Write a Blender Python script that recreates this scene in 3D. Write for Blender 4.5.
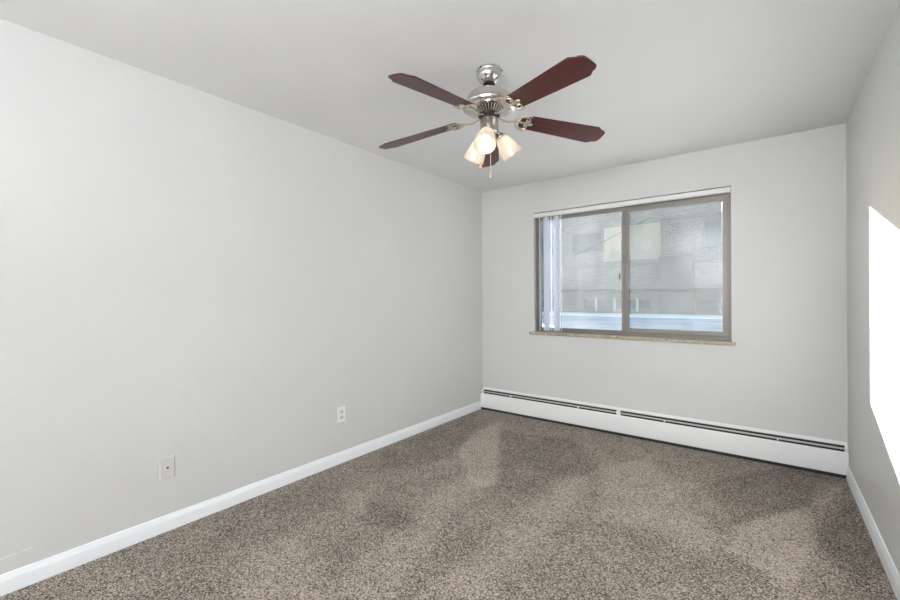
import bpy, bmesh, math, random
from mathutils import Vector, Matrix
R = math.radians
S = bpy.context.scene
C = S.collection
for o in list(bpy.data.objects):
    bpy.data.objects.remove(o)

# ------------------------------------------------------------------ measures
XL, XR, YF, YN, H = -2.576, 0.425, 3.938, -3.2, 2.44      # room shell, metres
WX0, WX1, WZ0, WZ1 = -1.931, -0.236, 0.889, 2.119          # window opening
CAMZ = 1.247
SUN = Vector((0.725, -0.875, -0.288))                        # direction the sunlight travels

# ------------------------------------------------------------------ camera
cd = bpy.data.cameras.new('camera'); cam = bpy.data.objects.new('camera', cd); C.objects.link(cam)
cam.location = (0, 0, CAMZ)
cam.rotation_euler = (R(90), R(0.27), 0.6569)
cd.sensor_width = 36; cd.lens = 414.0 / 900 * 36
cd.shift_y = -(300 - 297.62) / 900
cd.clip_start = 0.02; cd.clip_end = 300
S.camera = cam

# ------------------------------------------------------------------ sky, sun, lamps, exposure
S.view_settings.view_transform = 'Standard'; S.view_settings.look = 'None'
S.view_settings.gamma = 1; S.view_settings.use_curve_mapping = False
S.view_settings.exposure = 0.38
W = bpy.data.worlds.new('sky'); S.world = W; W.use_nodes = True
nt = W.node_tree; nt.nodes.clear()
sky = nt.nodes.new('ShaderNodeTexSky'); sky.sky_type = 'NISHITA'
sky.sun_disc = False; sky.sun_elevation = R(14.7); sky.sun_rotation = math.atan2(-SUN.x, -SUN.y)
bg = nt.nodes.new('ShaderNodeBackground'); bg.inputs['Strength'].default_value = 0.27
out = nt.nodes.new('ShaderNodeOutputWorld')
nt.links.new(sky.outputs[0], bg.inputs[0]); nt.links.new(bg.outputs[0], out.inputs[0])

sd = bpy.data.lights.new('sun', 'SUN'); sd.energy = 25.0; sd.angle = R(0.5); sd.color = (1.0, 0.98, 0.955)
so = bpy.data.objects.new('sun', sd); C.objects.link(so)
so.rotation_euler = SUN.to_track_quat('-Z', 'Y').to_euler(); so.location = (-8, 12, 6)

def area(name, loc, target, size, power, color):
    d = bpy.data.lights.new(name, 'AREA'); d.shape = 'SQUARE'; d.size = size; d.energy = power; d.color = color
    o = bpy.data.objects.new(name, d); C.objects.link(o); o.location = loc
    o.rotation_euler = (Vector(target) - Vector(loc)).to_track_quat('-Z', 'Y').to_euler()
    return o
fl = fl = fl = fl = fl = fl = fl = fl = fl = fl = area('rear_fill', (0.1, -2.6, 1.6), (-1.5, 3.9, 2.0), 0.6, 9, (0.94, 0.965, 1.0))  # added fill lamp behind the camera, aimed at the far wall
fl.data.spread = R(85)
sf = area('side_fill', (0.25, -0.6, 1.5), (-2.3, 3.7, 1.6), 0.5, 4.6, (0.94, 0.965, 1.0))  # added fill lamp that brightens the middle of the left wall
sf.data.spread = R(90)
area('ceiling_fill', (-0.6, -2.4, 1.4), (-0.6, -2.4, 2.44), 1.2, 145, (0.93, 0.965, 1.0))  # added upward fill lamp, out of view, to lift ceiling and walls

# ------------------------------------------------------------------ helpers
def tag(o, label=None, cat=None, group=None, kind=None):
    if label: o['label'] = label
    if cat: o['category'] = cat
    if group: o['group'] = group
    if kind: o['kind'] = kind
    return o
def empty(name, loc=(0, 0, 0), rz=0.0, parent=None):
    o = bpy.data.objects.new(name, None); C.objects.link(o)
    o.location = loc; o.rotation_euler = (0, 0, rz); o.empty_display_size = 0.1
    if parent: o.parent = parent
    return o
def obj(name, bm, mat, parent=None, smooth=False, bevel=0.0, loc=None, rot=None):
    me = bpy.data.meshes.new(name)
    bmesh.ops.recalc_face_normals(bm, faces=bm.faces[:])
    bm.to_mesh(me); bm.free()
    me.materials.append(mat)
    if smooth:
        me.polygons.foreach_set('use_smooth', [True] * len(me.polygons))
        me.set_sharp_from_angle(angle=R(38))
    o = bpy.data.objects.new(name, me); C.objects.link(o)
    if parent: o.parent = parent
    if loc is not None: o.location = loc
    if rot is not None: o.rotation_euler = rot
    if bevel:
        b = o.modifiers.new('bevel', 'BEVEL'); b.width = bevel; b.segments = 2; b.limit_method = 'ANGLE'
        b.angle_limit = R(40)
    return o
def box(bm, x0, x1, y0, y1, z0, z1, M=None):
    vs = [bm.verts.new((x, y, z)) for x in (x0, x1) for y in (y0, y1) for z in (z0, z1)]
    for f in ((0, 1, 3, 2), (4, 6, 7, 5), (0, 4, 5, 1), (2, 3, 7, 6), (0, 2, 6, 4), (1, 5, 7, 3)):
        bm.faces.new([vs[i] for i in f])
    if M is not None:
        for v in vs: v.co = M @ v.co
    return vs
def prism(bm, prof, axis, a, b, M=None):
    """extrude a closed 2-D profile along an axis (0: profile is y,z; 1: profile is x,z; 2: profile is x,y)"""
    def P(p, t):
        return ((t, p[0], p[1]), (p[0], t, p[1]), (p[0], p[1], t))[axis]
    A = [bm.verts.new(P(p, a)) for p in prof]; B = [bm.verts.new(P(p, b)) for p in prof]
    n = len(prof)
    bm.faces.new(A); bm.faces.new(B[::-1])
    for i in range(n):
        bm.faces.new((A[i], A[(i + 1) % n], B[(i + 1) % n], B[i]))
    if M is not None:
        for v in A + B: v.co = M @ v.co
def lathe(bm, prof, seg=48, M=None, close=False):
    rings = []
    for (r, z) in prof:
        if r < 1e-6:
            rings.append([bm.verts.new((0, 0, z))])
        else:
            rings.append([bm.verts.new((r * math.cos(2 * math.pi * i / seg), r * math.sin(2 * math.pi * i / seg), z)) for i in range(seg)])
    pairs = list(zip(rings, rings[1:]))
    if close: pairs.append((rings[-1], rings[0]))
    for A, B in pairs:
        for i in range(seg):
            j = (i + 1) % seg
            if len(A) == 1 and len(B) == 1: continue
            if len(A) == 1: bm.faces.new((A[0], B[i], B[j]))
            elif len(B) == 1: bm.faces.new((A[i], A[j], B[0]))
            else: bm.faces.new((A[i], A[j], B[j], B[i]))
    if M is not None:
        for ring in rings:
            for v in ring: v.co = M @ v.co
def tube(bm, pts, r, seg=10, flat=1.0):
    pts = [Vector(p) for p in pts]; rings = []
    rr = r if isinstance(r, (list, tuple)) else [r] * len(pts)
    up = Vector((0, 0, 1))
    for i, p in enumerate(pts):
        t = (pts[min(i + 1, len(pts) - 1)] - pts[max(i - 1, 0)]).normalized()
        ref = up if abs(t.dot(up)) < 0.9 else Vector((1, 0, 0))
        a = t.cross(ref).normalized(); b = a.cross(t).normalized()
        rings.append([bm.verts.new(p + a * math.cos(2 * math.pi * k / seg) * rr[i] + b * math.sin(2 * math.pi * k / seg) * rr[i] * flat) for k in range(seg)])
    for A, B in zip(rings, rings[1:]):
        for k in range(seg):
            bm.faces.new((A[k], A[(k + 1) % seg], B[(k + 1) % seg], B[k]))
    bm.faces.new(rings[0][::-1]); bm.faces.new(rings[-1])
def spline(ctrl, n=8):
    """Catmull-Rom through control points"""
    P = [Vector(c) for c in ctrl]; P = [P[0]] + P + [P[-1]]; outp = []
    for i in range(1, len(P) - 2):
        for k in range(n):
            t = k / n
            a, b, c, d = P[i - 1], P[i], P[i + 1], P[i + 2]
            outp.append(0.5 * ((2 * b) + (c - a) * t + (2 * a - 5 * b + 4 * c - d) * t * t + (-a + 3 * b - 3 * c + d) * t ** 3))
    outp.append(P[-2]); return outp

# ------------------------------------------------------------------ materials
def mat(name, color=(0.8, 0.8, 0.8), rough=0.5, metal=0.0, spec=0.5):
    m = bpy.data.materials.new(name); m.use_nodes = True
    b = m.node_tree.nodes['Principled BSDF']
    b.inputs['Base Color'].default_value = (*color, 1); b.inputs['Roughness'].default_value = rough
    b.inputs['Metallic'].default_value = metal; b.inputs['Specular IOR Level'].default_value = spec
    return m
class N:
    """tiny node-graph writer"""
    def __init__(s, m): s.m = m; s.t = m.node_tree; s.b = s.t.nodes.get('Principled BSDF')
    def new(s, typ, **kw):
        n = s.t.nodes.new(typ)
        for k, v in kw.items():
            if k.startswith('i_'):
                n.inputs[k[2:].replace('_', ' ')].default_value = v
            else: setattr(n, k, v)
        return n
    def link(s, a, b): s.t.links.new(a, b)
    def coord(s, which='Object'): return s.new('ShaderNodeTexCoord').outputs[which]
    def noise(s, vec, scale, detail=3, rough=0.5, dist=0.0):
        n = s.new('ShaderNodeTexNoise'); n.inputs['Scale'].default_value = scale; n.inputs['Detail'].default_value = detail
        n.inputs['Roughness'].default_value = rough; n.inputs['Distortion'].default_value = dist
        s.link(vec, n.inputs['Vector']); return n.outputs['Fac']
    def ramp(s, fac, stops):
        n = s.new('ShaderNodeValToRGB'); e = n.color_ramp.elements
        e[0].position, e[0].color = stops[0][0], (*stops[0][1], 1); e[1].position, e[1].color = stops[-1][0], (*stops[-1][1], 1)
        for p, c in stops[1:-1]:
            q = e.new(p); q.color = (*c, 1)
        s.link(fac, n.inputs['Fac']); return n.outputs['Color']
    def math(s, op, a, b=None, clamp=False):
        n = s.new('ShaderNodeMath', operation=op, use_clamp=clamp)
        for i, v in enumerate((a, b)):
            if v is None: continue
            if isinstance(v, (int, float)): n.inputs[i].default_value = v
            else: s.link(v, n.inputs[i])
        return n.outputs[0]
    def mix(s, fac, a, b, blend='MIX'):
        n = s.new('ShaderNodeMix', data_type='RGBA', blend_type=blend)
        if isinstance(fac, (int, float)): n.inputs['Factor'].default_value = fac
        else: s.link(fac, n.inputs['Factor'])
        for key, v in (('A', a), ('B', b)):
            sock = [i for i in n.inputs if i.name == key and i.type == 'RGBA'][0]
            if isinstance(v, tuple): sock.default_value = (*v, 1)
            else: s.link(v, sock)
        return [o for o in n.outputs if o.type == 'RGBA'][0]
    def bump(s, h, strength, dist):
        n = s.new('ShaderNodeBump'); n.inputs['Strength'].default_value = strength; n.inputs['Distance'].default_value = dist
        s.link(h, n.inputs['Height']); s.link(n.outputs[0], s.b.inputs['Normal'])
    def color(s, c): s.link(c, s.b.inputs['Base Color'])

def wall_material(name, col, bump=0.35, scuffs=False, spec=0.4, rough=0.42):
    m = mat(name, col, rough, 0, spec); n = N(m); v = n.coord('Object')
    big = n.noise(v, 1.6, 3, 0.5); fine = n.noise(v, 90, 3, 0.55); mid = n.noise(v, 9, 4, 0.55)
    c = n.mix(n.math('MULTIPLY', big, 1.0), tuple(x * 0.965 for x in col), tuple(min(1, x * 1.035) for x in col))
    h = n.math('ADD', n.math('MULTIPLY', fine, 0.28), n.math('MULTIPLY', mid, 2.4))
    if scuffs:                                                   # pale chair-rub streak low on the wall
        sp = n.new('ShaderNodeSeparateXYZ'); n.link(v, sp.inputs[0])
        ln = n.math('SUBTRACT', sp.outputs['Z'], n.math('ADD', n.math('MULTIPLY', sp.outputs['Y'], 0.05), 0.142))
        near = n.math('LESS_THAN', n.math('ABSOLUTE', n.math('ADD', ln, n.math('MULTIPLY', n.noise(v, 30, 2), 0.004))), 0.0045)
        rng = n.math('MULTIPLY', n.math('GREATER_THAN', sp.outputs['Y'], 0.05), n.math('LESS_THAN', sp.outputs['Y'], 0.335))
        brk = n.math('GREATER_THAN', n.noise(v, 26, 2), 0.47)
        k = n.math('MULTIPLY', n.math('MULTIPLY', near, rng), brk)
        c = n.mix(n.math('MULTIPLY', k, 0.55), c, (0.82, 0.82, 0.81))
        # small brown nick above the skirting
    n.color(c); n.bump(h, bump, 0.0035)
    return m
M = {}
WALLC = (0.665, 0.66, 0.652)
M['wall'] = wall_material('painted_wall', WALLC)
M['wall_l'] = wall_material('painted_wall_scuffed', WALLC, scuffs=True)
M['ceiling'] = wall_material('painted_ceiling', (0.80, 0.798, 0.79), bump=0.25, spec=0.3, rough=0.6)
M['trim'] = mat('white_trim_paint', (0.87, 0.89, 0.91), 0.32)
M['heater'] = mat('white_enamel', (0.93, 0.93, 0.93), 0.35)
M['damper'] = mat('grey_damper', (0.50, 0.50, 0.49), 0.4, 0.1)
M['dark'] = mat('recess_shadow', (0.035, 0.033, 0.03), 0.8)  # near-black colour standing in for shadow inside and under the heaters
M['fin'] = mat('heater_fin', (0.25, 0.25, 0.25), 0.45, 0.8)
M['alu'] = mat('tan_window_frame', (0.215, 0.198, 0.175), 0.4, 0.25)
M['alu2'] = mat('tan_window_sash', (0.235, 0.218, 0.195), 0.38, 0.25)
M['headrail'] = mat('white_headrail', (0.80, 0.79, 0.77), 0.35)
M['plate'] = mat('white_plastic', (0.84, 0.84, 0.83), 0.3)
M['plate_painted'] = mat('painted_plate', (0.63, 0.62, 0.605), 0.4)
M['socket'] = mat('socket_face', (0.66, 0.66, 0.65), 0.35)
M['slot'] = mat('socket_slot', (0.12, 0.12, 0.12), 0.6)
M['nickel'] = mat('brushed_nickel', (0.62, 0.60, 0.57), 0.22, 1.0)
M['nickel_lt'] = mat('satin_nickel_scroll', (0.60, 0.55, 0.47), 0.3, 0.9)
M['black'] = mat('black_metal', (0.02, 0.02, 0.02), 0.4, 0.2)
M['chain'] = mat('ball_chain', (0.75, 0.62, 0.55), 0.35, 0.7)
M['knob'] = mat('pull_knob', (0.62, 0.40, 0.30), 0.45)

m = mat('sill_tile', (0.52, 0.44, 0.34), 0.3); n = N(m); v = n.coord()
n.color(n.ramp(n.noise(v, 14, 5, 0.6, 1.2), [(0.3, (0.30, 0.24, 0.17)), (0.55, (0.48, 0.40, 0.31)), (0.75, (0.60, 0.53, 0.44))])); M['sill'] = m

m = mat('mahogany_blade', (0.1, 0.03, 0.02), 0.33, 0, 0.5); n = N(m)
mp = n.new('ShaderNodeMapping'); mp.inputs['Scale'].default_value = (1.6, 26, 26); n.link(n.coord(), mp.inputs[0])
g = n.noise(mp.outputs[0], 2.2, 5, 0.6, 0.6)
n.color(n.ramp(g, [(0.3, (0.030, 0.005, 0.004)), (0.55, (0.085, 0.012, 0.009)), (0.8, (0.15, 0.028, 0.018))])); M['wood'] = m

# window glass: clear, thinly coated with dust and wiping streaks that scatter the low sun
def glass_material(name, haze):
    m = bpy.data.materials.new(name); m.use_nodes = True; t = m.node_tree; t.nodes.clear(); n = N(m); n.t = t
    v = n.coord()
    o = t.nodes.new('ShaderNodeOutputMaterial')
    tr = t.nodes.new('ShaderNodeBsdfTransparent'); tr.inputs[0].default_value = (0.96, 0.985, 0.98, 1)
    gl = t.nodes.new('ShaderNodeBsdfGlossy'); gl.inputs['Roughness'].default_value = 0.09
    fr = t.nodes.new('ShaderNodeFresnel'); fr.inputs['IOR'].default_value = 1.45
    m1 = t.nodes.new('ShaderNodeMixShader'); n.link(fr.outputs[0], m1.inputs[0]); n.link(tr.outputs[0], m1.inputs[1]); n.link(gl.outputs[0], m1.inputs[2])
    tl = t.nodes.new('ShaderNodeBsdfTranslucent'); tl.inputs[0].default_value = (0.86, 0.90, 0.90, 1)
    df = t.nodes.new('ShaderNodeBsdfDiffuse'); df.inputs[0].default_value = (0.80, 0.84, 0.84, 1)
    m2 = t.nodes.new('ShaderNodeMixShader'); m2.inputs[0].default_value = 0.3; n.link(tl.outputs[0], m2.inputs[1]); n.link(df.outputs[0], m2.inputs[2])
    mp = t.nodes.new('ShaderNodeMapping'); mp.inputs['Rotation'].default_value = (0, R(32), 0); mp.inputs['Scale'].default_value = (5.5, 5.5, 0.9)
    n.link(v, mp.inputs[0])
    st = n.noise(mp.outputs[0], 1.1, 4, 0.6, 0.4)
    cl = n.noise(v, 2.3, 4, 0.6, 0.5)
    f = n.math('ADD', n.math('MULTIPLY', n.math('SUBTRACT', st, 0.42, True), haze * 1.6),
               n.math('ADD', n.math('MULTIPLY', n.math('SUBTRACT', cl, 0.4, True), haze * 1.2), haze * 0.62), True)
    # thin wiggly scratches
    wv = t.nodes.new('ShaderNodeTexWave'); wv.inputs['Scale'].default_value = 0.75; wv.inputs['Distortion'].default_value = 9; wv.inputs['Detail'].default_value = 3
    wv.inputs['Detail Scale'].default_value = 1.6; wv.bands_direction = 'DIAGONAL'; n.link(v, wv.inputs['Vector'])
    line = n.math('GREATER_THAN', wv.outputs['Fac'], 0.9992)
    gate = n.math('GREATER_THAN', n.noise(v, 3.1, 1), 0.60)
    f = n.math('ADD', f, n.math('MULTIPLY', n.math('MULTIPLY', line, gate), 0.04), True)
    m3 = t.nodes.new('ShaderNodeMixShader'); n.link(f, m3.inputs[0]); n.link(m1.outputs[0], m3.inputs[1]); n.link(m2.outputs[0], m3.inputs[2])
    n.link(m3.outputs[0], o.inputs[0]); return m
M['glass'] = glass_material('dusty_window_glass', 0.044)
M['glass_r'] = glass_material('lightly_dusty_window_glass', 0.030)

# frosted shade, bulb, blind vane
def sheet_material(name, col, trans, gloss=0.08, rough=0.25):
    m = bpy.data.materials.new(name); m.use_nodes = True; t = m.node_tree; t.nodes.clear()
    o = t.nodes.new('ShaderNodeOutputMaterial')
    d = t.nodes.new('ShaderNodeBsdfDiffuse'); d.inputs[0].default_value = (*col, 1)
    tl = t.nodes.new('ShaderNodeBsdfTranslucent'); tl.inputs[0].default_value = (*col, 1)
    g = t.nodes.new('ShaderNodeBsdfGlossy'); g.inputs['Roughness'].default_value = rough
    a = t.nodes.new('ShaderNodeMixShader'); a.inputs[0].default_value = trans
    b = t.nodes.new('ShaderNodeMixShader'); b.inputs[0].default_value = gloss
    t.links.new(d.outputs[0], a.inputs[1]); t.links.new(tl.outputs[0], a.inputs[2])
    t.links.new(a.outputs[0], b.inputs[1]); t.links.new(g.outputs[0], b.inputs[2]); t.links.new(b.outputs[0], o.inputs[0])
    return m
M['shade'] = sheet_material('frosted_shade', (0.88, 0.83, 0.76), 0.62)
M['vane'] = sheet_material('vinyl_vane', (0.56, 0.60, 0.68), 0.22, 0.06, 0.4)
m = mat('lit_bulb', (1, 0.9, 0.75)); b = m.node_tree.nodes['Principled BSDF']
b.inputs['Emission Color'].default_value = (1.0, 0.88, 0.72, 1); b.inputs['Emission Strength'].default_value = 4.5; M['bulb'] = m

# carpet: twisted two-tone pile; 'nap' says where the vacuum laid the pile over
m = mat('carpet', (0.2, 0.17, 0.15), 0.95, 0, 0.1); n = N(m); v = n.coord()
n.b.inputs['Sheen Weight'].default_value = 0.15
vo = n.new('ShaderNodeTexVoronoi'); vo.inputs['Scale'].default_value = 215; vo.inputs['Randomness'].default_value = 1.0
dn = n.new('ShaderNodeTexNoise'); dn.inputs['Scale'].default_value = 60; n.link(v, dn.inputs['Vector'])
vv = n.new('ShaderNodeVectorMath', operation='MULTIPLY_ADD'); vv.inputs[1].default_value = (0.02, 0.02, 0.02)
n.link(dn.outputs['Color'], vv.inputs[0]); n.link(v, vv.inputs[2]); n.link(vv.outputs[0], vo.inputs['Vector'])
sp = n.new('ShaderNodeSeparateColor'); n.link(vo.outputs['Color'], sp.inputs[0])
at = n.new('ShaderNodeAttribute', attribute_name='nap')
fib = n.noise(v, 290, 4, 0.8)
gap = n.math('MULTIPLY', n.math('SUBTRACT', vo.outputs['Distance'], 0.42, True), 0.9)
grain = n.math('SUBTRACT', n.math('ADD', n.math('MULTIPLY', sp.outputs[0], 0.42), n.math('MULTIPLY', fib, 0.85)), gap)
soft = n.noise(v, 3.2, 4, 0.6, 0.6)
nap = n.math('ADD', at.outputs['Fac'], n.math('MULTIPLY', n.math('SUBTRACT', soft, 0.5), 0.8))
key = n.math('ADD', grain, n.math('MULTIPLY', n.math('SUBTRACT', nap, 0.5), 0.23))
n.color(n.ramp(key, [(0.23, (0.016, 0.0115, 0.009)), (0.38, (0.099, 0.073, 0.055)), (0.54, (0.288, 0.231, 0.182)), (0.73, (0.74, 0.63, 0.54))]))
n.bump(grain, 0.9, 0.006); M['carpet'] = m

# outdoors
m = mat('grey_brick', (0.3, 0.27, 0.25), 0.9); n = N(m); v = n.coord()
sx = n.new('ShaderNodeSeparateXYZ'); n.link(v, sx.inputs[0]); cx = n.new('ShaderNodeCombineXYZ')
n.link(sx.outputs['X'], cx.inputs[0]); n.link(sx.outputs['Z'], cx.inputs[1])
br = n.new('ShaderNodeTexBrick'); br.inputs['Scale'].default_value = 1.0; br.inputs['Brick Width'].default_value = 0.32; br.inputs['Row Height'].default_value = 0.11
br.inputs['Mortar Size'].default_value = 0.012; br.inputs['Color1'].default_value = (0.21, 0.18, 0.165, 1); br.inputs['Color2'].default_value = (0.15, 0.13, 0.12, 1)
br.inputs['Mortar'].default_value = (0.27, 0.26, 0.25, 1); n.link(cx.outputs[0], br.inputs['Vector']); n.color(br.outputs[0]); M['brick'] = m
M['brick_dark'] = mat('darker_brick', (0.11, 0.10, 0.09), 0.9)
M['cream'] = mat('cream_stucco', (0.36, 0.305, 0.24), 0.9)
M['out_glass'] = mat('far_window_glass', (0.05, 0.085, 0.10), 0.6)
M['post'] = mat('white_post', (0.45, 0.46, 0.46), 0.7)
M['bank'] = mat('snow_bank_crust', (0.92, 0.93, 0.95), 0.7)
M['ledge'] = mat('concrete_ledge', (0.16, 0.15, 0.15), 0.8)
m = mat('snow', (0.86, 0.89, 0.94), 0.7); n = N(m); v = n.coord()
n.color(n.ramp(n.noise(v, 0.5, 5, 0.6), [(0.35, (0.46, 0.49, 0.53)), (0.65, (0.80, 0.82, 0.86))])); n.bump(n.noise(v, 2, 4), 0.5, 0.1); M['snow'] = m
M['wire'] = mat('black_wire', (0.02, 0.02, 0.02), 0.6)

def struct(name, bm, m, parent=None, **k):
    o = obj(name, bm, m, parent, **k); o['kind'] = 'structure'; return o

# ------------------------------------------------------------------ room shell
def pin(p, q):   # point in polygon and distance to its outline
    inside = False; d = 9
    for (x0, y0), (x1, y1) in zip(q, q[1:] + q[:1]):
        if (y0 > p[1]) != (y1 > p[1]) and p[0] < (x1 - x0) * (p[1] - y0) / (y1 - y0) + x0: inside = not inside
        dx, dy = x1 - x0, y1 - y0; t = max(0, min(1, ((p[0] - x0) * dx + (p[1] - y0) * dy) / (dx * dx + dy * dy + 1e-9)))
        d = min(d, math.hypot(p[0] - x0 - t * dx, p[1] - y0 - t * dy))
    return d if inside else -d
NAP = [
([(-2.13, 3.58), (-1.44, 2.36), (-1.55, 2.24), (-2.02, 2.71), (-2.17, 3.24)], 0.40, 0.04),
([(-1.69, 2.41), (-1.72, 2.11), (-1.58, 1.69), (-1.56, 1.28), (-1.44, 1.05), (-1.23, 1.21), (-1.36, 1.59), (-1.48, 1.96), (-1.49, 2.34)], 0.30, 0.10),
([(-1.11, 2.91), (-1.12, 2.35), (-1.17, 1.86), (-1.15, 1.64), (-1.18, 1.25), (-0.95, 1.42), (-0.94, 1.75), (-0.92, 2.18), (-0.95, 2.79)], 0.32, 0.10),
([(-0.98, 3.05), (-0.73, 3.47), (-0.34, 2.72), (-0.16, 2.46), (-0.27, 2.30), (-0.51, 2.42), (-0.75, 2.34)], 0.30, 0.10),
([(-0.15, 2.71), (0.20, 3.27), (0.17, 2.70), (0.07, 2.25), (-0.04, 2.35), (-0.17, 2.44)], 0.38, 0.05),
([(0.20, 3.27), (0.39, 3.87), (0.40, 3.77), (0.22, 3.18)], 0.30, 0.03),
([(-2.04, 1.02), (-1.96, 1.24), (-1.46, 1.03), (-1.75, 0.81)], 0.30, 0.12),
([(-2.21, 1.69), (-2.09, 1.97), (-1.85, 1.64), (-1.87, 1.49)], 0.20, 0.10),
([(-2.01, 3.36), (-1.34, 3.52), (-0.97, 3.01), (-1.13, 2.69), (-1.25, 2.33), (-1.40, 2.34)], -0.25, 0.08),
([(-0.37, 3.22), (0.40, 4.32), (0.17, 3.23), (-0.15, 2.74)], -0.28, 0.06),
([(0.19, 2.93), (0.39, 3.48), (0.41, 2.73), (0.33, 2.45), (0.19, 2.69)], -0.30, 0.06),
([(-2.54, 3.73), (-2.53, 2.33), (-2.24, 2.06), (-1.97, 2.54), (-2.21, 3.29)], -0.25, 0.07),
([(-0.32, 2.38), (-0.01, 2.37), (-0.02, 2.14), (-0.26, 1.95)], -0.15, 0.05),
([(-1.96, 1.72), (-1.55, 1.73), (-1.57, 1.59), (-1.82, 1.53)], -0.25, 0.05),
([(-2.26, 0.66), (-2.45, 1.34), (-2.47, 1.89), (-2.05, 1.64), (-2.04, 1.02)], -0.10, 0.10)]
nx, ny = 151, 286
bm = bmesh.new(); lay = bm.verts.layers.float.new('nap'); grid = []
for j in range(ny):
    row = []
    for i in range(nx):
        x = XL + (XR - XL) * i / (nx - 1); y = YN + (YF - YN) * j / (ny - 1)
        vt = bm.verts.new((x, y, 0)); val = 0.45
        for poly, amt, soft_ in NAP:
            d = pin((x, y), poly)
            w = max(0, min(1, d / (soft_ * 0.55) * 0.5 + 0.5)); w = w * w * (3 - 2 * w); val += amt * w
        vt[lay] = max(-0.3, min(1.4, val)); row.append(vt)
    grid.append(row)
for j in range(ny - 1):
    for i in range(nx - 1):
        bm.faces.new((grid[j][i], grid[j][i + 1], grid[j + 1][i + 1], grid[j + 1][i]))
e = bmesh.ops.extrude_face_region(bm, geom=bm.faces[:])
for g in e['geom']:
    if isinstance(g, bmesh.types.BMVert): g.co.z = -0.1
struct('floor', bm, M['carpet'])
bm = bmesh.new(); box(bm, XL - 0.12, XR + 0.12, YN - 0.12, YF + 0.18, H, H + 0.15); struct('ceiling', bm, M['ceiling'])
bm = bmesh.new(); box(bm, XL - 0.12, XL, YN - 0.12, YF + 0.18, -0.1, H); struct('wall_left', bm, M['wall_l'])
bm = bmesh.new(); box(bm, XR, XR + 0.12, YN - 0.12, YF + 0.18, -0.1, H); struct('wall_right', bm, M['wall'])
bm = bmesh.new(); box(bm, XL, XR, YN - 0.12, YN, -0.1, H); struct('wall_near', bm, M['wall'])
bm = bmesh.new(); ye = YF + 0.18
xs = [XL, WX0, WX1, XR]; zs = [-0.1, WZ0 - 0.02, WZ1, H]
for yy in (YF, ye):
    vg = [[bm.verts.new((x, yy, z)) for z in zs] for x in xs]
    for i in range(3):
        for j in range(3):
            if i == 1 and j == 1: continue
            bm.faces.new((vg[i][j], vg[i + 1][j], vg[i + 1][j + 1], vg[i][j + 1]))
    if yy == YF: va = vg
loop = [(1, 1), (2, 1), (2, 2), (1, 2)]
for (a, b_) in zip(loop, loop[1:] + loop[:1]):
    bm.faces.new((va[a[0]][a[1]], va[b_[0]][b_[1]], vg[b_[0]][b_[1]], vg[a[0]][a[1]]))
ring = [(i, 0) for i in range(4)] + [(3, j) for j in range(1, 4)] + [(i, 3) for i in (2, 1, 0)] + [(0, j) for j in (2, 1)]
for (a, b_) in zip(ring, ring[1:] + ring[:1]):
    bm.faces.new((va[a[0]][a[1]], va[b_[0]][b_[1]], vg[b_[0]][b_[1]], vg[a[0]][a[1]]))
struct('wall_far', bm, M['wall'])

BB = [(0, 0), (0.015, 0), (0.015, 0.056), (0.0125, 0.064), (0.0095, 0.069), (0.0085, 0.077), (0.006, 0.083), (0.0, 0.085)]
bm = bmesh.new(); prism(bm, [(XL + a, b_) for a, b_ in BB], 1, YN, YF - 0.001); struct('baseboard_left', bm, M['trim'], smooth=True)
bm = bmesh.new(); prism(bm, [(XR - a, b_) for a, b_ in BB], 1, YN, YF - 0.074); struct('baseboard_right', bm, M['trim'], smooth=True)
bm = bmesh.new(); prism(bm, [(YN + a, b_) for a, b_ in BB], 0, XL + 0.016, XR - 0.016); struct('baseboard_near', bm, M['trim'], smooth=True)
# narrow bead of caulk down the far right corner
bm = bmesh.new(); prism(bm, [(XR - 0.014, YF), (XR, YF), (XR, YF - 0.004), (XR - 0.013, YF - 0.0015)], 2, 0.24, H - 0.001)
struct('trim_1', bm, mat('corner_caulk', (0.68, 0.66, 0.645), 0.5))

# ------------------------------------------------------------------ window
win = empty('window_1', ((WX0 + WX1) / 2, YF, WZ0)); win['kind'] = 'structure'
def W_(bm):
    for v in bm.verts: v.co -= Vector(((WX0 + WX1) / 2, YF, WZ0))
    return bm
def frame4(bm, x0, x1, z0, z1, wl, wr, wb, wt, y0, y1):
    box(bm, x0, x0 + wl, y0, y1, z0, z1); box(bm, x1 - wr, x1, y0, y1, z0, z1)
    box(bm, x0 + wl, x1 - wr, y0, y1, z0, z0 + wb); box(bm, x0 + wl, x1 - wr, y0, y1, z1 - wt, z1)
YG = 4.0
bm = bmesh.new()
frame4(bm, WX0 + .001, WX1 - .001, WZ0, WZ1 - .001,   .014, .022, .03, .045, 3.982, 4.06)
frame4(bm, WX0 + .029, WX1 - .023, WZ0 + .03, WZ1 - .046, .006, .006, .006, .006, 3.992, 4.05)
obj('window_frame', W_(bm), M['alu'], win, bevel=0.0015)
MX0, MX1 = -1.076, -1.024
bm = bmesh.new(); frame4(bm, -1.912, MX1 - .024, .921, 2.073, .03, .03, .017, .040, 3.985, 4.004)
sl = obj('sliding_sash', W_(bm), M['alu2'], win, bevel=0.0015)
bm = bmesh.new(); frame4(bm, MX0 + .026, -.264, .921, 2.073, .028, .036, .041, .052, 3.992, 4.03)
fx = obj('fixed_sash', W_(bm), M['alu2'], win, bevel=0.0015)
bm = bmesh.new(); box(bm, -1.883, MX1 - .053, 3.992, 3.996, .937, 2.034); obj('glass_pane', W_(bm), M['glass'], sl)
bm = bmesh.new(); box(bm, MX0 + .053, -.299, 4.008, 4.012, .961, 2.022); obj('glass_pane', W_(bm), M['glass_r'], fx)
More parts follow.
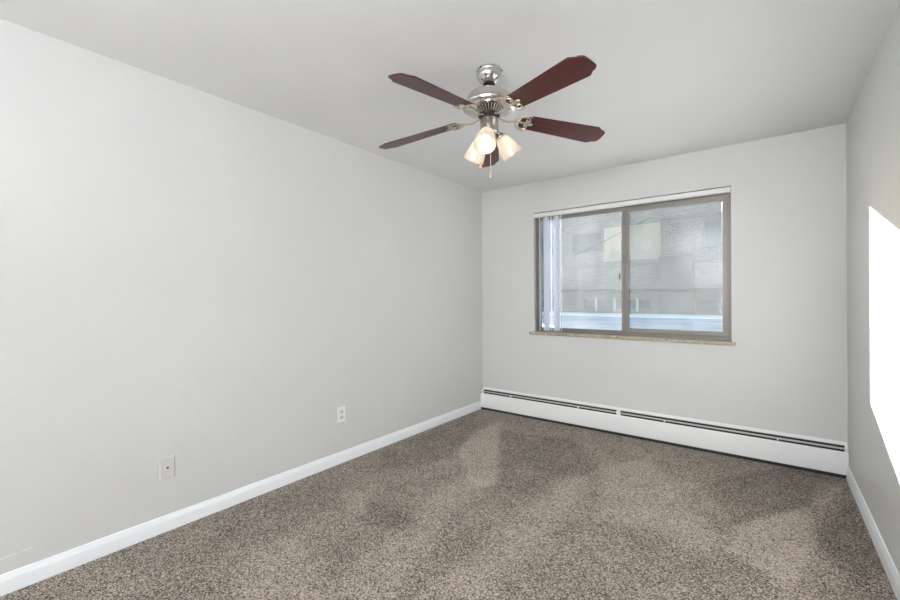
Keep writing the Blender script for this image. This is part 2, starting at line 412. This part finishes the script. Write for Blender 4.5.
bm = bmesh.new(); box(bm, -1.098, -1.082, 3.972, 3.986, 1.40, 1.47); prism(bm, [(3.960, 1.422), (3.973, 1.415), (3.973, 1.455), (3.960, 1.448)], 0, -1.096, -1.084)
obj('sash_latch', W_(bm), M['alu2'], sl, bevel=0.001)
bm = bmesh.new(); js = [-1.984, -1.486, -1.096, -0.695, -0.207]
for a, b_ in zip(js, js[1:]):
    box(bm, a + .0022, b_ - .0022, YF - .03, YF - .0005, WZ0 - .028, WZ0 - .001)
for a, b_ in zip([WX0 + .001] + js[1:-1], js[1:-1] + [WX1 - .001]):
    box(bm, a + .0015, b_ - .0015, YF - .0005, 4.06, WZ0 - .019, WZ0 - .0005)
obj('window_sill', W_(bm), M['sill'], win, bevel=0.008)
bm = bmesh.new(); box(bm, -1.98, -.211, YF - .027, YF - .0005, WZ0 - .0185, WZ0 - .004); box(bm, WX0+.002, WX1-.002, YF, 4.058, WZ0 - .0195, WZ0 - .004)
obj('sill_grout', W_(bm), M['ledge'], win)

# ------------------------------------------------------------------ vertical blind
vb = empty('vertical_blind', (-1.08, 3.956, WZ1))
tag(vb, 'white vertical blind drawn open, vanes stacked at the left end of the window', 'blind')
def V_(bm):
    for v in bm.verts: v.co -= Vector((-1.08, 3.956, WZ1))
    return bm
bm = bmesh.new()
prism(bm, [(3.938, 2.074), (3.936, 2.078), (3.936, 2.108), (3.939, 2.1125), (3.972, 2.1125), (3.975, 2.108), (3.975, 2.074), (3.969, 2.072), (3.969, 2.082), (3.944, 2.082), (3.944, 2.072)], 0, WX0 + .004, WX1 - .006)
obj('headrail', V_(bm), M['headrail'], vb)
for a, b_ in ((WX0 + .001, WX0 + .004), (WX1 - .006, WX1 - .003)):
    bm = bmesh.new(); box(bm, a, b_, 3.937, 3.975, 2.073, 2.113)
    obj('rail_end_cap', V_(bm), M['headrail'], vb)
def vane(x, ang, w=0.078, y=3.956):
    bm = bmesh.new(); prof = []
    for k in range(9):
        t = (k / 8 - .5); prof.append((t * w, 0.006 * (1 - 4 * t * t)))
    prof += [(a, b_ - .0008) for a, b_ in prof[::-1]]
    prism(bm, prof, 2, 0.905, 2.060)
    o = obj('vane', bm, M['vane'], vb, smooth=True, loc=(x + 1.08, y - 3.956, -WZ1), rot=(0, 0, ang))
    bm = bmesh.new(); tube(bm, [(0, 0.002, 2.058), (0, 0.002, 2.078)], .003, 6); box(bm, -.012, .012, -.002, .008, 2.042, 2.062)
    obj('vane_clip', bm, M['plate'], o)
for x, a in ((-1.872, 108), (-1.798, 14), (-1.747, 104), (-1.690, 10), (-1.640, 112)):
    vane(x, R(a), w=0.060, y=3.948)

# ------------------------------------------------------------------ baseboard heaters
def heater(x0, x1, label):
    root = empty('baseboard_heater', ((x0 + x1) / 2, YF - .03, 0)); tag(root, label, 'heater', 'baseboard heaters')
    def T(bm):
        for v in bm.verts: v.co -= Vector(((x0 + x1) / 2, YF - .03, 0))
        return bm
    y = YF
    bm = bmesh.new()   # back sheet that folds forward over the top
    prism(bm, [(y - .0015, .02), (y - .0015, .236), (y - .012, .236), (y - .018, .231), (y - .018, .214), (y - .0165, .214), (y - .0165, .2295), (y - .011, .233), (y - .004, .233), (y - .004, .02)], 0, x0, x1)
    obj('back_panel', T(bm), M['heater'], root)
    bm = bmesh.new(); box(bm, x0 + .002, x1 - .002, y - .02, y - .0045, .03, .213); obj('inner_shadow_block', T(bm), M['dark'], root)  # dark block that paints the shadow behind the slots
    bm = bmesh.new(); box(bm, x0 + .002, x1 - .002, y - .060, y - .0045, .0005, .022); obj('toe_shadow_strip', T(bm), M['dark'], root)  # dark strip that paints the shadow under the front cover
    bm = bmesh.new()   # louvre blade between the two slots
    prism(bm, [(y - .046, .2045), (y - .044, .2045), (y - .050, .194), (y - .052, .194)], 0, x0 + .018, x1 - .018)
    obj('damper', T(bm), M['damper'], root)
    bm = bmesh.new()   # front cover with folded lips
    prism(bm, [(y - .056, .181), (y - .066, .179), (y - .0715, .172), (y - .0715, .032), (y - .068, .026), (y - .05, .026), (y - .05, .0275), (y - .067, .0285), (y - .070, .034), (y - .070, .171), (y - .065, .1775), (y - .056, .1795)], 0, x0 + .001, x1 - .001)
    obj('front_panel', T(bm), M['heater'], root, smooth=True)
    for a, b_ in ((x0, x0 + .016), (x1 - .016, x1)):
        bm = bmesh.new()
        prism(bm, [(y - .0045, .214), (y - .03, .2125), (y - .052, .2015), (y - .052, .193), (y - .034, .193), (y - .034, .0225), (y - .0045, .0225)], 0, a, b_)
        obj('end_cap', T(bm), M['heater'], root)
    bm = bmesh.new()
    nfin = int((x1 - x0 - .12) / .012)
    for i in range(nfin):
        xx = x0 + .06 + i * .012; box(bm, xx, xx + .0008, y - .048, y - .022, .07, .14)
    tube(bm, [(x0 + .03, y - .035, .105), (x1 - .03, y - .035, .105)], .011, 12)
    obj('finned_pipe', T(bm), M['fin'], root)
    k = max(2, int(round((x1 - x0) / .78)))
    for i in range(k):
        xx = x0 + (x1 - x0) * (i + .5) / k
        bm = bmesh.new(); box(bm, xx - .004, xx + .004, y - .056, y - .018, .185, .196)
        obj('damper_clip', T(bm), M['heater'], root)
heater(XL + .016, -1.089, 'white baseboard heater section under the window, ending at the left corner')
heater(-1.087, XR - .002, 'longer white baseboard heater section running to the right corner')

# ------------------------------------------------------------------ wall plates
def onwall(bm, cy, cz):   # local x = along wall (+Y), local z = up, local y>0 = out of wall
    Mx = Matrix(((0, 1, 0, XL), (1, 0, 0, cy), (0, 0, 1, cz), (0, 0, 0, 1)))
    for v in bm.verts: v.co = Mx @ v.co
    return bm
def rel(bm, root):
    for v in bm.verts: v.co -= root.location
    return bm
def plate_mesh(w, h):
    bm = bmesh.new(); t = .0055; e = .004
    lo = [bm.verts.new((sx * w / 2, 0, sz * h / 2)) for sx, sz in ((-1, -1), (1, -1), (1, 1), (-1, 1))]
    mi = [bm.verts.new((sx * w / 2, t * .5, sz * h / 2)) for sx, sz in ((-1, -1), (1, -1), (1, 1), (-1, 1))]
    hi = [bm.verts.new((sx * (w / 2 - e), t, sz * (h / 2 - e))) for sx, sz in ((-1, -1), (1, -1), (1, 1), (-1, 1))]
    for A, B in ((lo, mi), (mi, hi)):
        for i in range(4): bm.faces.new((A[i], A[(i + 1) % 4], B[(i + 1) % 4], B[i]))
    bm.faces.new(hi); bm.faces.new(lo[::-1]); return bm
Ry = Matrix.Rotation(R(-90), 4, 'X')
oy, oz = 1.982, .365
ro = empty('electrical_outlet', (XL, oy, oz)); tag(ro, 'white duplex electrical outlet on the left wall, nearer the window corner', 'outlet')
obj('cover_plate', rel(onwall(plate_mesh(.075, .12), oy, oz), ro), M['plate'], ro)
for s in (-1, 1):
    bm = bmesh.new(); pr = []
    for k in range(24):
        a = 2 * math.pi * k / 24; pr.append((max(-.0165, min(.0165, .0185 * math.cos(a))), .0145 * math.sin(a) + s * .0215))
    prism(bm, pr, 1, .005, .0072)
    f = obj('receptacle', rel(onwall(bm, oy, oz), ro), M['socket'], ro)
    bm = bmesh.new()
    box(bm, -.0085, -.0060, .0070, .0076, s * .0215 - .001, s * .0215 + .008); box(bm, .0060, .0085, .0070, .0076, s * .0215 - .001, s * .0215 + .007)
    box(bm, -.003, .003, .0070, .0076, s * .0215 - .010, s * .0215 - .005)
    obj('slots', rel(onwall(bm, oy, oz), ro), M['slot'], f)
bm = bmesh.new(); lathe(bm, [(0, .0070), (.002, .0068), (.003, .0055), (.003, .005)], 16, Matrix.Rotation(R(-90), 4, 'X'))
obj('screw', rel(onwall(bm, oy, oz), ro), M['socket'], ro)
ky, kz = .835, .338
rk = empty('cable_wall_plate', (XL, ky, kz)); tag(rk, 'wall-coloured cable jack plate with a dark centre hole, low on the left wall', 'wall plate')
obj('cover_plate', rel(onwall(plate_mesh(.071, .116), ky, kz), rk), M['plate_painted'], rk)
bm = bmesh.new(); lathe(bm, [(.0062, .005), (.0062, .0062), (.0045, .007), (.0036, .0115), (.0036, .0120), (.0028, .0120), (.0028, .006), (0, .006)], 20, Ry)
jk = obj('cable_jack', rel(onwall(bm, ky, kz), rk), M['slot'], rk)
for s in (-1, 1):
    bm = bmesh.new(); lathe(bm, [(0, .0066), (.0022, .0063), (.003, .0055), (.003, .005)], 12, Matrix.Translation((0, 0, s * .042)) @ Ry)
    obj('screw', rel(onwall(bm, ky, kz), rk), M['plate_painted'], rk)

# ------------------------------------------------------------------ ceiling fan
FX, FY = -1.161, 1.8495
fan = empty('ceiling_fan', (FX, FY, H)); tag(fan, 'brushed nickel ceiling fan with five dark mahogany blades and three lit frosted lamps', 'ceiling fan')
def F(name, bm, m, parent=fan, **k): return obj(name, bm, m, parent, **k)
# z below is measured from the ceiling
bm = bmesh.new(); lathe(bm, [(0, -.0005), (.062, -.0005), (.0655, -.003), (.066, -.010), (.0645, -.016), (.063, -.018), (.0635, -.028), (.060, -.040), (.052, -.052), (.042, -.062), (.034, -.069), (.022, -.072), (0, -.072)])
cn = F('canopy', bm, M['nickel'], smooth=True)
bm = bmesh.new(); lathe(bm, [(0, -.066), (.030, -.068), (.032, -.073), (.027, -.080), (.016, -.085), (0, -.085)]); F('canopy_collar', bm, M['black'], cn, smooth=True)
for a in (-95, 25, 145):
    bm = bmesh.new(); lathe(bm, [(0, .0045), (.003, .004), (.0045, .002), (.0045, 0)], 12, Matrix.Rotation(R(a), 4, 'Z') @ Matrix.Translation((.0655, 0, -.009)) @ Matrix.Rotation(R(90), 4, 'Y'))
    F('canopy_screw', bm, M['black'], cn)
bm = bmesh.new(); lathe(bm, [(0, -.08), (.0125, -.08), (.0125, -.118), (.020, -.120), (.024, -.126), (.024, -.134), (0, -.134)], 32); F('downrod', bm, M['nickel'], smooth=True)
bm = bmesh.new(); lathe(bm, [(0, -.116), (.05, -.118), (.085, -.123), (.104, -.132), (.1155, -.146), (.118, -.158), (.1185, -.170), (.121, -.174), (.131, -.179), (.1395, -.186), (.1415, -.192), (.139, -.199), (.128, -.2045), (.104, -.2085), (.082, -.210), (.082, -.200), (0, -.200)], 72)
mo = F('motor_housing', bm, M['nickel'], smooth=True)
bm = bmesh.new(); lathe(bm, [(.0815, -.2015), (.072, -.210), (.055, -.222), (.046, -.230), (0, -.231)], 48); F('vent_bowl', bm, M['black'], smooth=True)
bm = bmesh.new()
for k in range(30):
    Mz = Matrix.Rotation(2 * math.pi * k / 30, 4, 'Z')
    prism(bm, [(.0835, -.2095), (.078, -.2155), (.060, -.2285), (.046, -.2365), (.046, -.229), (.06, -.221), (.076, -.209), (.080, -.2035)], 1, -.0024, .0024, Mz)
lathe(bm, [(.043, -.230), (.048, -.232), (.048, -.2385), (.043, -.240)], 48, close=True)
F('vent_ribs', bm, M['nickel_lt'])
bm = bmesh.new(); lathe(bm, [(0, -.228), (.050, -.230), (.056, -.234), (.056, -.246), (.050, -.251), (0, -.252)], 48); F('flywheel', bm, M['black'], smooth=True)

# blades
BZ = -.237
def blade_mesh():
    out_ = [(.175, .030), (.182, .044), (.198, .0525), (.25, .0555), (.59, .0700), (.606, .0705), (.624, .0580), (.636, .0500), (.6385, .0520), (.6410, .0525), (.655, .043), (.6615, .035), (.6635, .012)]
    pts = out_ + [(x, -y) for x, y in out_[::-1]]
    bm = bmesh.new(); prism(bm, pts, 2, -.003, .003); return bm
def bracket_mesh():
    bm = bmesh.new(); z = -.0075
    # arm rising from under the blade to the flywheel
    tube(bm, spline([(.040, 0, -.004), (.062, 0, -.008), (.092, .003, -.017), (.120, .002, -.014), (.150, 0, z), (.200, 0, z), (.262, 0, z)], 6), [.0075] * 7 + [.0062] * 14 + [.005] * 10 + [.004] * 6, 10, .6)
    for s in (-1, 1):
        tube(bm, spline([(.140, 0, z), (.152, s * .022, z), (.172, s * .040, z), (.198, s * .050, z), (.226, s * .050, z), (.246, s * .040, z), (.250, s * .028, z), (.240, s * .020, z), (.228, s * .024, z)], 6), .0036, 8, .8)
        tube(bm, spline([(.205, 0, z), (.226, s * .010, z), (.250, s * .013, z), (.272, s * .006, z), (.280, 0, z)], 6), .0030, 8, .8)
        tube(bm, spline([(.205, s * .048, z), (.222, s * .060, z), (.242, s * .062, z), (.258, s * .054, z)], 5), [.004] * 8 + [.003] * 5 + [.002] * 3, 8, .8)
    tube(bm, spline([(.250, .064, z), (.222, .066, z), (.185, .054, z), (.160, .030, z), (.152, 0, z), (.160, -.030, z), (.185, -.054, z), (.222, -.066, z), (.250, -.064, z)], 5), .0034, 8, .8)
    for x, y in ((.195, 0), (.228, .024), (.228, -.024)):
        lathe(bm, [(0, -.0045), (.006, -.003), (.0075, 0), (.0075, .005)], 12, Matrix.Translation((x, y, z - .001)))
    for v in bm.verts:
        if v.co.x > .14: v.co.x = .14 + (v.co.x - .14) * .74
        v.co.y *= .92
    return bm
bl0 = None
for i in range(5):
    a = R(122.62 - 72 * i)
    if bl0 is None:
        bl0 = obj('blade', blade_mesh(), M['wood'], fan, bevel=0.0012)
        br0 = obj('blade_bracket', bracket_mesh(), M['nickel_lt'], bl0, smooth=True); bl = bl0
    else:
        bl = bl0.copy(); C.objects.link(bl); b2 = br0.copy(); C.objects.link(b2); b2.parent = bl
    bl.location = (0, 0, BZ)
    bl.rotation_euler = (Matrix.Rotation(a, 4, 'Z') @ Matrix.Rotation(R((5, 5, 3.3, 4.6, 6.6)[i]), 4, 'Y') @ Matrix.Rotation(R(-12), 4, 'X')).to_euler()

# light kit
bm = bmesh.new(); lathe(bm, [(0, -.248), (.044, -.248), (.047, -.252), (.0475, -.318), (.050, -.322), (.050, -.330), (.044, -.338), (.030, -.346), (.014, -.352), (.011, -.360), (.006, -.366), (0, -.367)], 48)
sw = F('switch_housing', bm, M['nickel'], smooth=True)
shade_prof = [(.020, .000), (.027, .004), (.034, .018), (.041, .040), (.048, .066), (.0535, .092), (.056, .112), (.056, .118), (.0540, .118), (.0535, .112), (.051, .092), (.0455, .066), (.0385, .040), (.0315, .019), (.0245, .007), (.018, .003)]
for a in (52.6, 163.0, -67.4):
    az = R(a); D = Vector((math.cos(az), math.sin(az), 0)); tilt = R(37)
    ax = (D * math.sin(tilt) + Vector((0, 0, -math.cos(tilt)))).normalized()
    p0 = D * .040 + Vector((0, 0, -.318)); p1 = D * .057 + Vector((0, 0, -.328)); neck = D * .060 + Vector((0, 0, -.340))
    Q = Matrix.Translation(neck) @ ax.to_track_quat('Z', 'Y').to_matrix().to_4x4()
    bm = bmesh.new(); tube(bm, spline([p0, p1, neck + ax * .002], 5), .0085, 12)
    arm = F('lamp_arm', bm, M['nickel'], smooth=True)
    bm = bmesh.new(); lathe(bm, [(0, -.012), (.012, -.012), (.021, -.006), (.027, .002), (.0295, .012), (.0285, .012), (.025, .004), (0, .000)], 32, Q); F('shade_holder', bm, M['nickel'], arm, smooth=True)
    bm = bmesh.new(); lathe(bm, [(0, .001), (.0135, .001), (.0135, .034), (0, .034)], 24, Q); F('lamp_socket', bm, M['plate'], arm, smooth=True)
    bm = bmesh.new(); lathe(bm, shade_prof, 48, Q @ Matrix.Translation((0, 0, .003)), close=True); sh = F('lamp_shade', bm, M['shade'], smooth=True)
    bm = bmesh.new(); lathe(bm, [(0, .035), (.012, .036), (.014, .044), (.018, .052), (.0215, .062), (.0215, .070), (.018, .079), (.010, .085), (0, .087)], 28, Q); F('light_bulb', bm, M['bulb'], sh, smooth=True)
def pull_chain(x, y, ztop, zend):
    bm = bmesh.new(); z = ztop
    tube(bm, [(x, y, ztop), (x, y, zend + .028)], .0009, 6)
    while z > zend + .03:
        bmesh.ops.create_icosphere(bm, subdivisions=1, radius=.0019, matrix=Matrix.Translation((x, y, z))); z -= .0048
    c = F('pull_chain', bm, M['chain'])
    bm = bmesh.new(); lathe(bm, [(0, .034), (.004, .033), (.0055, .027), (.0062, .014), (.0078, .006), (.007, .001), (0, 0)], 16, Matrix.Translation((x, y, zend)))
    F('pull_knob', bm, M['knob'], c, smooth=True)
pull_chain(0.030, -0.036, -.335, -.582)
pull_chain(-.022, -0.050, -.335, -.525)

# ------------------------------------------------------------------ outdoors, seen through the window
GZ = 0.2
bm = bmesh.new(); box(bm, -60, 40, YF + .182, 80, GZ - .4, GZ); g = struct('ground', bm, M['snow'])
bld = empty('brick_building', (-3.2, 24, GZ)); tag(bld, 'grey brick building with a cream panel, across the snow outside the window', 'building')
def B_(bm):
    for v in bm.verts: v.co -= Vector((-3.2, 24, GZ))
    return bm
bm = bmesh.new(); box(bm, -14.3, 8, 24, 34, GZ, 7.6); obj('brick_wall', B_(bm), M['brick'], bld)
bm = bmesh.new(); box(bm, -14.5, 8.2, 23.8, 34.2, 7.6, 7.9); obj('parapet', B_(bm), M['ledge'], bld)
bm = bmesh.new(); box(bm, -7.4, -4.5, 23.93, 24, 3.25, 5.15); obj('cream_panel', B_(bm), M['cream'], bld)
bm = bmesh.new(); box(bm, -14.3, -1.0, 23.8, 24, 2.98, 3.10); box(bm, -4.5, 8, 23.8, 24, 5.25, 5.36); obj('concrete_band', B_(bm), M['ledge'], bld)
bm = bmesh.new(); box(bm, -4.5, -3.0, 23.5, 24, GZ, 3.3); obj('brick_pier', B_(bm), M['brick_dark'], bld)
bm = bmesh.new(); box(bm, -14.3, 8, 23.4, 24, 1.55, 1.66); obj('string_course', B_(bm), M['black'], bld)
for x0, x1, z0, z1 in ((-9.3, -7.5, 3.8, 5.0), (-12.4, -10.4, 3.8, 5.0), (-8.6, -5.0, .55, 1.15), (-13.5, -10, .55, 1.15), (-2.9, -1.5, .55, 1.15), (-2.6, -0.6, 3.7, 5.0), (1, 3, 3.7, 5.0)):
    bm = bmesh.new(); frame4(bm, x0, x1, z0, z1, .05, .05, .05, .05, 23.94, 24.0); fw = obj('window', B_(bm), M['ledge'], bld)
    bm = bmesh.new(); box(bm, x0 + .08, x1 - .08, 23.97, 23.995, z0 + .08, z1 - .08); obj('pane', B_(bm), M['out_glass'], fw)
    if x0 == -8.6:
        for xx in (-7.85, -6.85, -5.65):
            bm = bmesh.new(); box(bm, xx - .06, xx + .06, 23.88, 23.965, z0 - .1, z1 + .05); obj('mullion', B_(bm), M['post'], fw)
bm = bmesh.new(); random.seed(3)
pr = [(22.4, GZ), (22.5, GZ + .10), (22.8, GZ + .17), (23.4, GZ + .16), (23.45, GZ)]
prism(bm, pr, 0, -22, 12); tag(obj('snow_bank', bm, M['bank']), 'low bright bank of snow along the foot of the brick building', 'snow bank')
bm = bmesh.new(); tube(bm, [(-9.12, 23.975, 3.73), (-7.4, 23.93, 4.40), (-4.98, 23.975, 5.47)], .03, 6); obj('cable', B_(bm), M['wire'], bld)
